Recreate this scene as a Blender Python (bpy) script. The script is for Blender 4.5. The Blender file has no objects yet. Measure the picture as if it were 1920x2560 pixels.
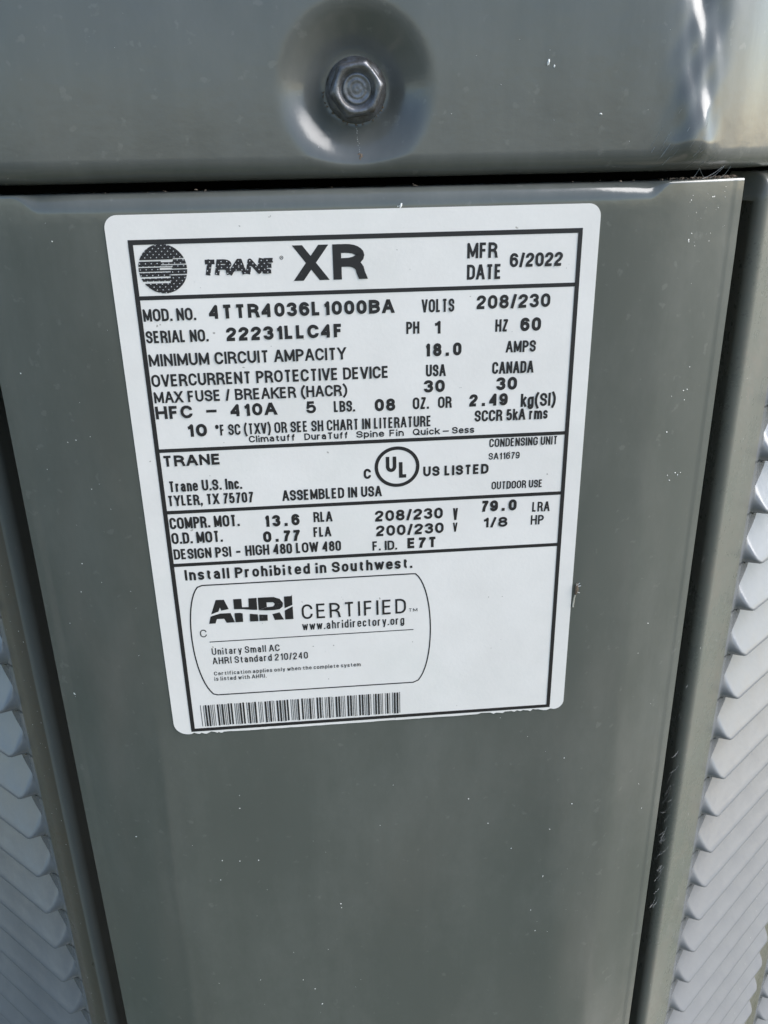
import bpy, bmesh, math, random
from mathutils import Vector, Matrix
from math import sin, cos, tan, pi, radians, sqrt, atan2

random.seed(11)
sc = bpy.context.scene
col = sc.collection

# ---------------------------------------------------------------- camera
# working units are millimetres on the corner panel (x right, y back, z up, zero at
# the label frame's upper left corner); P() puts them in the world in metres
X0, Z0 = 41.3, 620.0
def P(x, y, z):
    return Vector(((x - X0) / 1000, y / 1000, (z + Z0) / 1000))

cam = bpy.data.cameras.new("camera")
cam_ob = bpy.data.objects.new("camera", cam)
col.objects.link(cam_ob)
Rw = Matrix(((0.99593878, 0.05124937, -0.07402331),
             (-0.08817206, 0.38889744, -0.91705205),
             (-0.01821086, 0.91985449, 0.3918368)))
cam_ob.matrix_world = Matrix.Translation(P(30.66734, -156.65085, 13.66864)) @ Rw.to_4x4()
cam.sensor_fit = 'VERTICAL'
cam.sensor_height = 36.0
cam.lens = 36.0 * 2132.3 / 2560
cam.clip_start = 0.005
cam.clip_end = 500
sc.camera = cam_ob

# ---------------------------------------------------------------- daylight
SUN_TO = Vector((0.75, -0.04, 0.66)).normalized()      # direction towards the sun
SUN_EL = math.asin(SUN_TO.z)
SUN_AZ = atan2(SUN_TO.x, SUN_TO.y)                     # clockwise from +Y
world = bpy.data.worlds.new("World")
sc.world = world
world.use_nodes = True
wn = world.node_tree
bg = wn.nodes["Background"]
sky = wn.nodes.new("ShaderNodeTexSky")
sky.sky_type = 'NISHITA'
sky.sun_disc = False
sky.sun_elevation = SUN_EL
sky.sun_rotation = SUN_AZ
sky.air_density = 1.0
sky.dust_density = 0.7
sky.ozone_density = 1.0
wn.links.new(sky.outputs[0], bg.inputs[0])
bg.inputs[1].default_value = 0.05

sun = bpy.data.lights.new("sun", 'SUN')
sun.energy = 1.5
sun.angle = radians(60)
sun.color = (1.0, 0.965, 0.935)
sun_ob = bpy.data.objects.new("sun", sun)
col.objects.link(sun_ob)
sun_ob.rotation_euler = SUN_TO.to_track_quat('Z', 'Y').to_euler()
sun_ob.location = (2, -1, 3)

sc.view_settings.view_transform = 'Standard'
sc.view_settings.look = 'None'
sc.view_settings.gamma = 1.0
sc.view_settings.exposure = 2.52
# ---------------------------------------------------------------- helpers
def link(name, me, mat=None, parent=None, sharp=40, smooth=True):
    if mat: me.materials.append(mat)
    if smooth:
        me.polygons.foreach_set('use_smooth', [True] * len(me.polygons))
        me.set_sharp_from_angle(angle=radians(sharp))
    o = bpy.data.objects.new(name, me)
    col.objects.link(o)
    if parent: o.parent = parent
    return o

def mesh(name, verts, faces):
    me = bpy.data.meshes.new(name)
    me.from_pydata([tuple(v) for v in verts], [], faces)
    me.validate()
    me.update()
    return me

def grid_faces(nu, nv, flip=False):
    f = []
    for i in range(nu - 1):
        for j in range(nv - 1):
            a, b, c, d = i * nv + j, (i + 1) * nv + j, (i + 1) * nv + j + 1, i * nv + j + 1
            f.append((a, d, c, b) if flip else (a, b, c, d))
    return f

def tag(o, label=None, cat=None, group=None, kind=None):
    if label: o["label"] = label
    if cat: o["category"] = cat
    if group: o["group"] = group
    if kind: o["kind"] = kind
    return o

def sstep(a, b, x):
    t = min(1.0, max(0.0, (x - a) / (b - a)))
    return t * t * (3 - 2 * t)

def frange(a, b, n):
    return [a + (b - a) * i / (n - 1) for i in range(n)]

# ---------------------------------------------------------------- materials
class NT:
    def __init__(s, name):
        s.m = bpy.data.materials.new(name)
        s.m.use_nodes = True
        s.t = s.m.node_tree
        s.b = s.t.nodes["Principled BSDF"]
        s.co = s.t.nodes.new("ShaderNodeTexCoord").outputs["Object"]
    def n(s, typ, **kw):
        nd = s.t.nodes.new(typ)
        for k, v in kw.items():
            if k.startswith('_'): setattr(nd, k[1:], v)
            else: nd.inputs[k.replace('__', ' ')].default_value = v
        return nd
    def l(s, a, b): s.t.links.new(a, b)
    def noise(s, scale, detail=4, rough=0.55, stretch=None, dist=0.0):
        nd = s.n("ShaderNodeTexNoise", Scale=scale, Detail=detail, Roughness=rough, Distortion=dist)
        if stretch:
            mp = s.n("ShaderNodeMapping")
            mp.inputs["Scale"].default_value = stretch
            s.l(s.co, mp.inputs["Vector"]); s.l(mp.outputs[0], nd.inputs["Vector"])
        else: s.l(s.co, nd.inputs["Vector"])
        return nd.outputs["Fac"]
    def ramp(s, fac, stops):
        r = s.n("ShaderNodeValToRGB")
        e = r.color_ramp.elements
        while len(e) < len(stops): e.new(0.5)
        for el, (p, c) in zip(e, stops):
            el.position = p
            el.color = (c, c, c, 1) if isinstance(c, (int, float)) else (*c, 1)
        s.l(fac, r.inputs[0])
        return r.outputs[0]
    def mix(s, fac, a, b):
        mx = s.n("ShaderNodeMix", _data_type='RGBA')
        if isinstance(fac, (int, float)): mx.inputs[0].default_value = fac
        else: s.l(fac, mx.inputs[0])
        for sock, v in ((mx.inputs[6], a), (mx.inputs[7], b)):
            if isinstance(v, tuple): sock.default_value = (*v, 1)
            else: s.l(v, sock)
        return mx.outputs[2]
    def math(s, op, a, b=0.0):
        nd = s.n("ShaderNodeMath", _operation=op)
        for sock, v in zip(nd.inputs, (a, b)):
            if isinstance(v, (int, float)): sock.default_value = v
            else: s.l(v, sock)
        return nd.outputs[0]
    def bump(s, h, strength, dist):
        bp = s.n("ShaderNodeBump", Strength=strength, Distance=dist)
        s.l(h, bp.inputs["Height"])
        s.l(bp.outputs[0], s.b.inputs["Normal"])

def paint(name, base, rough, dirt=0.0, dirt_col=(0.085, 0.072, 0.055), ior=1.5, peel=0.10, spots=0.11):
    k = NT(name)
    big = k.noise(14, 4, 0.6, (1, 1, 0.5))
    fine = k.noise(160, 6, 0.65)
    c = k.mix(k.ramp(big, [(0.3, 0.0), (0.7, 1.0)]), tuple(v * 0.90 for v in base), tuple(v * 1.10 for v in base))
    film = k.ramp(k.noise(38, 6, 0.7, (1, 1, 0.45)), [(0.45, 0.0), (0.8, 1.0)])
    c = k.mix(k.math('MULTIPLY', film, 0.17), c, (0.26, 0.255, 0.235))
    run = k.ramp(k.noise(55, 5, 0.6, (1, 1, 0.07)), [(0.52, 0.0), (0.72, 1.0)])          # faint dried water runs
    c = k.mix(k.math('MULTIPLY', run, 0.09), c, (0.24, 0.235, 0.21))
    spot = k.ramp(k.noise(420, 3, 0.5), [(0.66, 0.0), (0.72, 1.0)])                       # dust spots
    c = k.mix(k.math('MULTIPLY', spot, spots), c, (0.28, 0.275, 0.25))
    r = k.math('ADD', k.math('MULTIPLY', fine, 0.12), rough - 0.06)
    r = k.math('ADD', r, k.math('MULTIPLY', film, 0.07))
    if dirt > 0:
        d = k.ramp(k.noise(60, 8, 0.72, (1, 1, 0.6)), [(0.42, 0.0), (0.66, 1.0)])
        sp = k.ramp(k.noise(700, 5, 0.7), [(0.4, 0.25), (0.65, 1.0)])
        d = k.math('MULTIPLY', k.math('MULTIPLY', d, sp), dirt)
        c = k.mix(d, c, dirt_col)
        r = k.math('ADD', r, k.math('MULTIPLY', d, 0.35))
    k.l(c, k.b.inputs["Base Color"])
    k.l(r, k.b.inputs["Roughness"])
    k.b.inputs["IOR"].default_value = ior
    h = k.math('ADD', k.math('MULTIPLY', k.noise(650, 3, 0.5), 0.25), k.noise(120, 2, 0.4))
    k.bump(h, peel, 0.0012)
    return k.m

M = {}
M['cap'] = paint('gloss_grey_paint', (0.083, 0.086, 0.080), 0.18, ior=1.56, peel=0.06)
M['panel'] = paint('grey_paint', (0.088, 0.093, 0.082), 0.16, ior=1.58, peel=0.06)
M['louver'] = paint('louver_grey_paint', (0.134, 0.139, 0.146), 0.20, 0.14, (0.155, 0.15, 0.14), spots=0.03)
M['border'] = paint('dusty_grey_paint', (0.112, 0.118, 0.102), 0.24, 0.65, (0.15, 0.13, 0.108))
M['moss'] = paint('mossy_grey_paint', (0.105, 0.105, 0.085), 0.4, 1.0, (0.050, 0.050, 0.026))
M['edge'] = paint('clean_lit_edge_paint', (0.150, 0.158, 0.146), 0.22)  # lighter than the panel paint so the bend looks lit
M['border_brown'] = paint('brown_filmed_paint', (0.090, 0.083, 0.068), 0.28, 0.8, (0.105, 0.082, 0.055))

k = NT('gap_shade_black'); k.b.inputs["Base Color"].default_value = (0.006, 0.006, 0.006, 1); k.b.inputs["Roughness"].default_value = 0.9; k.b.inputs["Specular IOR Level"].default_value = 0.0  # near black, so the gaps read as deep shade
M['black'] = k.m

k = NT('silver_label_film')
mot = k.ramp(k.noise(55, 6, 0.7), [(0.3, 0.0), (0.7, 1.0)])
c = k.mix(mot, (0.73, 0.685, 0.64), (0.80, 0.752, 0.705))
scuff = k.ramp(k.noise(900, 8, 0.75), [(0.62, 0.0), (0.74, 1.0)])
c = k.mix(k.math('MULTIPLY', scuff, 0.35), c, (0.50, 0.49, 0.46))
pit = k.ramp(k.noise(620, 2, 0.5), [(0.735, 0.0), (0.755, 1.0)])
c = k.mix(k.math('MULTIPLY', pit, 0.6), c, (0.16, 0.13, 0.10))
stain = k.ramp(k.noise(24, 7, 0.7, None, 0.6), [(0.5, 0.0), (0.75, 1.0)])
c = k.mix(k.math('MULTIPLY', stain, 0.22), c, (0.58, 0.60, 0.53))
k.l(c, k.b.inputs["Base Color"])
k.l(k.math('ADD', k.math('MULTIPLY', k.noise(400, 5), 0.15), 0.24), k.b.inputs["Roughness"])
k.bump(k.noise(1500, 3), 0.05, 0.0004)
M['label'] = k.m

def ink(name, dots=False):
    k = NT(name)
    if dots:                                    # coarse printed halftone: pale pin holes in rows
        sp = k.n("ShaderNodeSeparateXYZ"); k.l(k.co, sp.inputs[0])
        w = 2 * pi / 0.00072
        a = k.math('SINE', k.math('MULTIPLY', k.math('ADD', sp.outputs[0], sp.outputs[2]), w * 0.72))
        b = k.math('SINE', k.math('MULTIPLY', k.math('SUBTRACT', sp.outputs[0], sp.outputs[2]), w * 0.72))
        f = k.math('GREATER_THAN', k.math('MULTIPLY', k.math('ADD', a, b), 0.5), 0.84)
        c = k.mix(f, (0.016, 0.013, 0.015), (0.62, 0.61, 0.61))
    else:
        wear = k.ramp(k.noise(1400, 6, 0.7), [(0.66, 0.0), (0.74, 1.0)])
        c = k.mix(k.math('MULTIPLY', wear, 0.55), (0.014, 0.012, 0.013), (0.30, 0.29, 0.29))
    k.l(c, k.b.inputs["Base Color"])
    k.b.inputs["Roughness"].default_value = 0.45
    return k.m
M['ink'] = ink('black_ink'); M['inkdots'] = ink('halftone_ink', True)

k = NT('screw_metal')
rg = k.n("ShaderNodeTexWave", _wave_type='RINGS', _rings_direction='Y', Scale=380.0, Distortion=0.6, Detail=2.0)
mp = k.n("ShaderNodeMapping"); mp.inputs["Location"].default_value = -P(40.3, 0, 22.9); k.l(k.co, mp.inputs["Vector"]); k.l(mp.outputs[0], rg.inputs["Vector"])
grime = k.ramp(k.noise(420, 8, 0.7), [(0.42, 0.0), (0.68, 1.0)])
k.l(k.mix(grime, (0.17, 0.173, 0.185), (0.06, 0.055, 0.045)), k.b.inputs["Base Color"])
k.b.inputs["Metallic"].default_value = 0.6
k.l(k.math('ADD', k.math('MULTIPLY', grime, 0.25), 0.30), k.b.inputs["Roughness"])
k.bump(k.math('ADD', k.math('MULTIPLY', rg.outputs["Fac"], 0.5), k.noise(1500, 4)), 0.35, 0.0002)
M['screw'] = k.m

def plain(name, c, r=0.6):
    k = NT(name); v = k.ramp(k.noise(2500, 4), [(0.3, tuple(q * 0.75 for q in c)), (0.7, c)])
    k.l(v, k.b.inputs["Base Color"]); k.b.inputs["Roughness"].default_value = r
    return k.m
M['chip'] = plain('white_grit', (0.82, 0.81, 0.77), 0.5)
M['web'] = plain('web_silk', (0.62, 0.62, 0.60), 0.4)
M['scratch'] = plain('bare_scratch', (0.30, 0.30, 0.28), 0.4)
M['dirt'] = plain('brown_dirt', (0.13, 0.095, 0.065), 0.85)
M['pale'] = plain('dry_husk', (0.42, 0.40, 0.34), 0.35)

k = NT('ground_soil')
g = k.ramp(k.noise(4.2, 6, 0.6), [(0.44, (0.05, 0.065, 0.03)), (0.53, (0.09, 0.09, 0.05)), (0.64, (0.36, 0.32, 0.25))])
k.l(g, k.b.inputs["Base Color"]); k.b.inputs["Roughness"].default_value = 0.9
k.bump(k.noise(14, 8, 0.7), 0.6, 0.02)
M['ground'] = k.m

# ---------------------------------------------------------------- ground
gv = [(-80, -80, 0), (80, -80, 0), (80, 80, 0), (-80, 80, 0)]
tag(link('ground', mesh('ground', gv, [(0, 1, 2, 3)]), M['ground'], smooth=False), kind='structure')

k = NT('cast_concrete')
g = k.ramp(k.noise(7, 8, 0.65), [(0.3, (0.27, 0.26, 0.235)), (0.7, (0.40, 0.39, 0.36))])
k.l(g, k.b.inputs["Base Color"]); k.b.inputs["Roughness"].default_value = 0.85
k.bump(k.noise(90, 6, 0.7), 0.4, 0.003)
bm = bmesh.new()
bmesh.ops.create_cube(bm, size=1.0, matrix=Matrix.Translation((0, 0.50, 0.002)) @ Matrix.Rotation(radians(45), 4, 'Z') @ Matrix.Diagonal((1.0, 1.0, 0.06, 1)))  # unseen pad, added for its pale reflection in the gloss paint
bmesh.ops.bevel(bm, geom=bm.edges[:], offset=0.012, segments=2, affect='EDGES')
me = bpy.data.meshes.new('added_concrete_pad'); bm.to_mesh(me); bm.free()
tag(link('added_concrete_pad', me, k.m), kind='structure')

# ---------------------------------------------------------------- the condenser unit
unit = bpy.data.objects.new('air_conditioner', None)
col.objects.link(unit)
unit.empty_display_size = 0.05
unit.location = (0, 0, 0)
tag(unit, 'olive grey outdoor condenser with louvered sides and a white nameplate on its corner', 'air conditioner')

# --- plan paths. Every path returns (point, outward normal)
AR, AL = radians(38.6), radians(41.7)
CAPY = 0.9
RB = 30.0
def cap_plan(u):
    """u = distance along the cap skirt, 0 at x = 41.3"""
    half_r, half_l = 92.0 - X0, X0 + 11.0
    if -half_l <= u <= half_r: return Vector((X0 + u, CAPY, 0)), Vector((0, -1, 0))
    s = 1 if u > 0 else -1
    A = AR if s > 0 else AL
    d = (u - half_r) if s > 0 else (-u - half_l)
    x0 = X0 + (half_r if s > 0 else -half_l)
    a = min(d / RB, A)
    x, y = x0 + s * RB * sin(a), CAPY + RB * (1 - cos(a))
    if d > RB * A:
        e = d - RB * A
        x += s * e * cos(A); y += e * sin(A)
    return Vector((x, y, 0)), Vector((s * sin(a), -cos(a), 0))

DX, DZ, DR = 40.2, 23.0, 12.9                       # the dimple round the screw
_tab = [0.0]                                         # depth under the rim, integrated from a near constant wall slope
for _i in range(400):
    _r = 16 - (_i + 0.5) * 0.04
    _tab.append(_tab[-1] + 0.04 * 0.60 * sstep(5.0, 7.0, _r) * (1 - sstep(10.4, 14.2, _r)))
DIMPLE_DEPTH = _tab[-1]
def dimple(x, z):
    r = sqrt((x - DX) ** 2 + (z - DZ) ** 2)
    return 0.0 if r >= 16 else _tab[min(400, int((16 - r) / 0.04))]

def pucker(x, z):
    """the skirt was stretched where it is bent round the corner: it ripples there, and a lean is added to catch the sun"""
    if x < 84: return 0.0
    q = x - 99.0
    lean = math.exp(-(q / 4.0) ** 2) * 0.155 * (27 - z)  # upward tilt shaped for a bright streak on the bend
    rip = math.exp(-(q / 4.2) ** 2) * (0.15 * sin(z * 0.46 + q * 0.6) + 0.09 * sin(z * 0.80 - q * 1.1 + 1.1) + 0.07 * sin(q * 1.9 + 0.3 * z))
    return lean + rip + 0.05 * sin(x * 0.8) * sstep(88, 100, x)

us = sorted(set([round(v, 3) for v in
    frange(-420, -75, 10) + frange(-75, -24, 34) + frange(-24, 22, 84) + frange(22, 42, 18) + frange(42, 90, 110) + frange(90, 420, 10)]))
prof = []                                            # (inset, z): inset grows into the cabinet
RR = 3.6
for i in range(4): prof.append((14 - i * 3.2, 8.95 - 0.0 * i))
for i in range(13):
    a = radians(90 * i / 12)
    prof.append((RR - RR * sin(a), 9.0 + RR - RR * cos(a)))
zz = frange(12.9, 41, 76)
prof += [(0.0, z) for z in zz] + [(0.0, z) for z in (45, 52, 60, 70, 78)]
for i in range(1, 7):
    a = radians(15 * i)
    prof.append((12 - 12 * cos(a), 78 + 12 * sin(a)))
prof.append((60, 90.5))
vs = []
for u in us:
    p, n = cap_plan(u)
    for ins, z in prof:
        q = p - n * ins
        if ins < 3.7 and z < 45:
            wgt = max(0.0, 1 - ins / 3.6)
            q = q - n * (dimple(q.x, z) * wgt if -24 < u < 22 else 0) + n * pucker(q.x, z) * wgt * sstep(9, 14, z)
            q = q + n * 0.10 * sin(p.x * 0.055 + 1) * sin(z * 0.09) * wgt
        vs.append(P(q.x, q.y, z))
nv = len(prof)
fs = grid_faces(len(us), nv)
top = [i * nv + nv - 1 for i in range(len(us))]
fs.append(tuple(top))
cap = link('top_cap', mesh('top_cap', vs, fs), M['cap'], unit, sharp=60)

# --- hex washer head screw in the dimple
def ring_mesh(name, rows, cx, y0, cz, n=48, rot=radians(8)):
    v, f = [], []
    for y, r, hx in rows:
        for i in range(n):
            a = 2 * pi * i / n
            ah = (a % (pi / 3)) - pi / 6
            k = (cos(pi / 6) / cos(ah)) * 1.10
            k = 1 + hx * (min(k, 1.085) - 1)
            v.append(P(cx + r * k * cos(a + rot), y0 - y, cz + r * k * sin(a + rot)))
    for j in range(len(rows) - 1):
        for i in range(n):
            a, b = j * n + i, j * n + (i + 1) % n
            f.append((a, b, b + n, a + n))
    f.append(tuple(range((len(rows) - 1) * n, len(rows) * n)))
    return mesh(name, v, f)
FY = CAPY + DIMPLE_DEPTH
screw = link('hex_screw', ring_mesh('hex_screw', [
    (-2.0, 3.0, 0), (-0.2, 5.0, 0), (0.5, 5.15, 0), (0.9, 5.1, .1), (1.2, 4.85, .3), (1.5, 4.45, .9), (1.9, 4.25, 1.0), (3.6, 4.2, 1.0), (4.1, 4.05, 0.9),
    (4.4, 3.8, .7), (4.5, 3.5, .4), (4.4, 3.2, .15), (4.0, 2.95, 0), (3.65, 2.75, 0), (3.55, 2.5, 0), (3.75, 2.35, 0), (3.78, 2.1, 0), (3.65, 1.9, 0),
    (3.7, 1.5, 0), (3.75, 1.3, 0), (3.68, 1.1, 0), (3.72, 0.8, 0), (3.74, .3, 0)], DX + 0.1, FY, DZ - 0.1), M['screw'], unit, sharp=50)

# --- corner panel carrying the nameplate
PX0, PX1 = -28.2, 112.7
WING = radians(25)
def panel_y(x):
    """flat behind the nameplate, curling back towards both edges"""
    for lim, sg, w in ((82.0, 1, PX1 - 82.0), (-2.0, -1, -2.0 - PX0)):
        d = sg * (x - lim)
        if d > 0: return tan(WING) * d * (d / w) ** 0.85 / 1.85
    return 0.0
xs = frange(PX0, -13, 18) + frange(-12.5, -2, 24) + frange(-1, 84, 54) + frange(85, 95, 14) + frange(96, 110.4, 24) + [110.8, 111.2, 111.6, 112.0, 112.4, PX1]
RT = 3.1
def panel_col(x):
    roll = 1 - max(sstep(92.5, 96.5, x), sstep(-14.5, -19, x))
    r = 0.5 + (RT - 0.5) * roll
    ztop = 7.45
    y = panel_y(x)
    low = lambda z: sstep(-88, -118, z)
    warp = lambda z: 0.10 * sin(z * 0.033 + x * 0.04) * sin(x * 0.06 + 1 + z * 0.004) - 0.13 * low(z) * math.exp(-((x + 8.2 - 0.02 * (z + 160)) / 1.5) ** 2) - 0.16 * math.exp(-((x - 97) / 3.2) ** 2) * sstep(0, -20, z)
    edge = min(x - PX0, PX1 - x)
    if edge < 2.4: y += 0.16 * sstep(1.7, 2.4, edge) - 0.16
    c = []
    for z in (-586, -560, -500, -440, -380, -330, -290, -250): c.append((x, y + warp(z), z))
    for z in frange(-230, -5, 46): c.append((x, y + warp(z), z))
    for z in (-3, -1, 1, 2.5): c.append((x, y, z))
    for i in range(11):
        a = radians(9 * i)
        c.append((x, y + r - r * cos(a), ztop - r + r * sin(a)))
    c.append((x, y + r + 4, ztop + 0.02)); c.append((x, y + r + 11, ztop + 0.02))
    return c
cols = [panel_col(x) for x in xs]
def ret(c, dx, dy):                                  # thickness of the sheet's cut edge
    return [(p[0] + dx, p[1] + dy, p[2]) for p in c]
cols = [ret(cols[0], 1.5, 9.0), ret(cols[0], 0.6, 1.5), ret(cols[0], 0.05, 1.0), ret(cols[0], 0.0, 0.3)] + cols + [ret(cols[-1], 0.0, 0.3), ret(cols[-1], -0.05, 1.0), ret(cols[-1], -0.6, 1.5), ret(cols[-1], -1.5, 9.0)]
nv = len(cols[0])
panel = link('corner_panel', mesh('corner_panel', [P(*p) for c in cols for p in c], grid_faces(len(cols), nv)), M['panel'], unit, sharp=55)

# --- louvered side panels
PITCH = 13.95
def side_panel(sg):
    A = AR if sg > 0 else AL
    t = Vector((sg * cos(A), sin(A), 0)); n = Vector((sg * sin(A), -cos(A), 0))
    O = (Vector((139, 30, 0)) if sg > 0 else Vector((-49, 30, 0))) - n * 2.0
    s_edge, Rb = (-14.6, 2.0) if sg > 0 else (-3.0, 3.4)
    turn = pi / 2 + A                                   # folded right round until it runs straight back
    # plan of the sheet: flange inside the gap, rounded bend, flat border and field
    plan = []
    es, eh = s_edge - Rb * sin(turn), -Rb + Rb * cos(turn)
    for d in (16, 10, 5, 2, 0.5): plan.append((es - d * cos(turn), eh - d * sin(turn)))
    for i in range(17):
        a = turn * (1 - i / 16)
        plan.append((s_edge - Rb * sin(a), -Rb + Rb * cos(a)))
    n_rows = 41
    z_lip = -128.2 if sg > 0 else -103.5                # a measured lip, 13.2 mm down its pitch
    z_top = z_lip + 13.2
    while z_top + PITCH < -9: z_top += PITCH
    z_bot = z_top - PITCH * n_rows
    cl = [(0.0, 81.0), (97.5, 178.5)] if sg > 0 else [(1.2, 82.2), (98.7, 179.7)]
    holes = [(a - 1.0, c + 1.0) for a, c in cl]
    for s in frange(s_edge + (1.5 if sg > 0 else 0.8), cl[0][0] - 1.0, 6) + [cl[0][1] + 1.0, 86, 92, cl[1][0] - 1.0, cl[1][1] + 1.0, 220, 280, 330]: plan.append((s, 0.0))
    vs = []
    zrow = [-586, z_bot] + frange(z_bot + PITCH, z_top - PITCH, 39) + [z_top] + frange(z_top + 2, 0, 5)[0:4] + [0, 2, 3.2]
    for i, (s, h) in enumerate(plan):
        q = O + t * s + n * h
        low = 1 - sstep(s_edge - 2.6, s_edge - 0.3, s) if h > -Rb else 1.0
        for z in zrow: vs.append(P(q.x, q.y, z - low * 1.6))
        for j in range(7):
            a = radians(15 * j)
            rr = 4.4 * (1 - low) + 0.5 * low
            p = q - n * (rr - rr * cos(a))
            vs.append(P(p.x, p.y, 3.6 + 4.4 * sin(a) * (1 - low) + (0.4 * sin(a) - 1.6) * low))
        p = q - n * 9
        vs.append(P(p.x, p.y, 8.0 * (1 - low) + 2.4 * low))
    nvv = len(zrow) + 8
    def open_cell(fc):
        i0, j0 = fc[0] // nvv, fc[0] % nvv
        if not 1 <= j0 < 41 or i0 + 1 >= len(plan) or plan[i0][1] != 0.0: return False
        return any(abs(plan[i0][0] - a) < .01 and abs(plan[i0 + 1][0] - c) < .01 for a, c in holes)
    o = link('side_panel', mesh('side_panel', vs, [fc for fc in grid_faces(len(plan), nvv, flip=(sg < 0)) if not open_cell(fc)]), M['border'] if sg > 0 else M['border_brown'], unit, sharp=50)
    if sg < 0:                                          # the rolled edge stayed clean; its paint is also lightened as if lit
        o.data.materials.append(M['edge'])
        for p in o.data.polygons:
            if max(p.vertices) // nvv < 15: p.material_index = 1
    else:                                               # moss and soot on the strip between the louver columns
        o.data.materials.append(M['moss'])
        ia = next(i for i, q in enumerate(plan) if abs(q[0] - cl[0][1] - 1.0) < .01 and q[1] == 0)
        for p in o.data.polygons:
            if ia <= min(p.vertices) // nvv < ia + 3 and p.center.z < 0.56: p.material_index = 1
    # one pressed louver: its top is sunk behind the sheet, its lower lip stands proud
    def hood(L):
        dn = [(0.0, -4.5), (0.5, -4.3), (1.6, -3.6), (3.2, -2.55), (5.0, -1.4), (7.0, -0.1), (9.0, 1.2), (10.6, 2.25), (11.8, 3.05), (12.6, 3.6), (13.05, 3.85), (13.3, 3.8),
              (13.45, 3.5), (13.5, 3.0), (13.35, 2.4), (13.0, 0.8), (12.9, -1.6), (13.3, -3.8), (PITCH, -4.5)]
        es = [0, 0.2, 0.45, 0.75, 1.1, 1.5, 2.0, 2.6, 3.3, 4.2, 5.4, 7.0, 9.5, 13.0]
        def s0(p):
            a = 4.8 * (1 - sstep(0.2, 8.6, p))
            if p > 10.6: a += 2.6 * (1 - sqrt(max(0.0, 1 - ((min(p, 13.2) - 10.6) / 2.7) ** 2)))
            return a
        colsn = [('a', -1.0)] + [('e', e) for e in es] + [('m', m) for m in frange(20, L - 20, 6)] + [('r', e) for e in reversed(es)] + [('a', L + 1.0)]
        v = []
        for kd, val in colsn:
            for p, h in dn:
                if kd == 'a': sd, f = val, 0.0
                elif kd == 'm': sd, f = val, 1.0
                else:
                    fade = 1 - sstep(7.0, 13.0, val)
                    w = 1.1 if h < 0 else 2.4
                    f = sstep(0.0, w, val)
                    sd = val + s0(p) * fade
                    if kd == 'r': sd = L - sd
                q = O + t * sd + n * (h * f)
                v.append(P(q.x, q.y, PITCH - p * f - (1 - f) * min(p, PITCH)))
        return mesh('louver', v, grid_faces(len(colsn), len(dn), flip=(sg > 0)))
    for ci, (sa, sb) in enumerate(cl):
        me = hood(sb - sa)
        me.materials.append(M['louver'])
        me.polygons.foreach_set('use_smooth', [True] * len(me.polygons)); me.set_sharp_from_angle(angle=radians(65))
        for kk in range(n_rows):
            lo = bpy.data.objects.new('louver', me)
            col.objects.link(lo)
            lo.parent = o
            d = t * sa
            lo.location = (d.x / 1000, d.y / 1000, (z_top - PITCH * (kk + 1)) / 1000)
    return o, t, n, O
right = side_panel(1)
left = side_panel(-1)
tag(right[0], 'brightly lit louvered side panel with a dusty border')
tag(left[0], 'shaded louvered side panel with a brown dirt film on its border')

# --- black sheet added behind the gaps in place of their deep shade
lv = []
for x, y in ((-300, 300), (-45, 44), (122, 36), (420, 290)): 
    lv += [P(x, y, -586), P(x, y, 60)]
link('gap_shade_sheet', mesh('gap_shade_sheet', lv, [(0, 2, 3, 1), (2, 4, 5, 3), (4, 6, 7, 5)]), M['black'], unit, smooth=False)

# ---------------------------------------------------------------- nameplate
LX0, LX1, LZ0, LZ1 = -3.6, 83.1, -104.0, 4.1
out = []
def corner(cx, cz, r, a0):
    for i in range(9):
        a = radians(a0 + 90 * i / 8)
        out.append((cx + r * cos(a), cz + r * sin(a)))
corner(LX1 - 2.2, LZ1 - 2.2, 2.2, 0)
corner(LX0 + 2.2, LZ1 - 2.2, 2.2, 90)
corner(LX0 + 3.0, LZ0 + 3.2, 3.0, 180)
x = LX0 + 3.6                                         # torn lower edge
while x < LX1 - 2.6:
    if x < 9 or x > 66: out.append((x, LZ0 + random.uniform(0.0, 0.55))); x += random.uniform(0.25, 0.8)
    else: out.append((x, LZ0 + 0.12 + random.uniform(0, 0.10) + (0.35 if random.random() < 0.04 else 0))); x += random.uniform(0.7, 2.2)
corner(LX1 - 2.2, LZ0 + 2.4, 2.2, 270)
LY = -0.14
n_ = len(out)
lv = [P(a, LY, b) for a, b in out] + [P(a, 0.03, b) for a, b in out]
lf = [tuple(reversed(range(n_)))] + [(i, (i + 1) % n_, n_ + (i + 1) % n_, n_ + i) for i in range(n_)]
bm = bmesh.new()
bv = [bm.verts.new(v) for v in lv]
for f in lf: bm.faces.new([bv[i] for i in f])
bmesh.ops.recalc_face_normals(bm, faces=bm.faces)
me = bpy.data.meshes.new('nameplate'); bm.to_mesh(me); bm.free()
plate = link('nameplate', me, M['label'], unit, smooth=False)
tag(plate, 'white rectangular nameplate sticker with black printed ratings')

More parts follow.
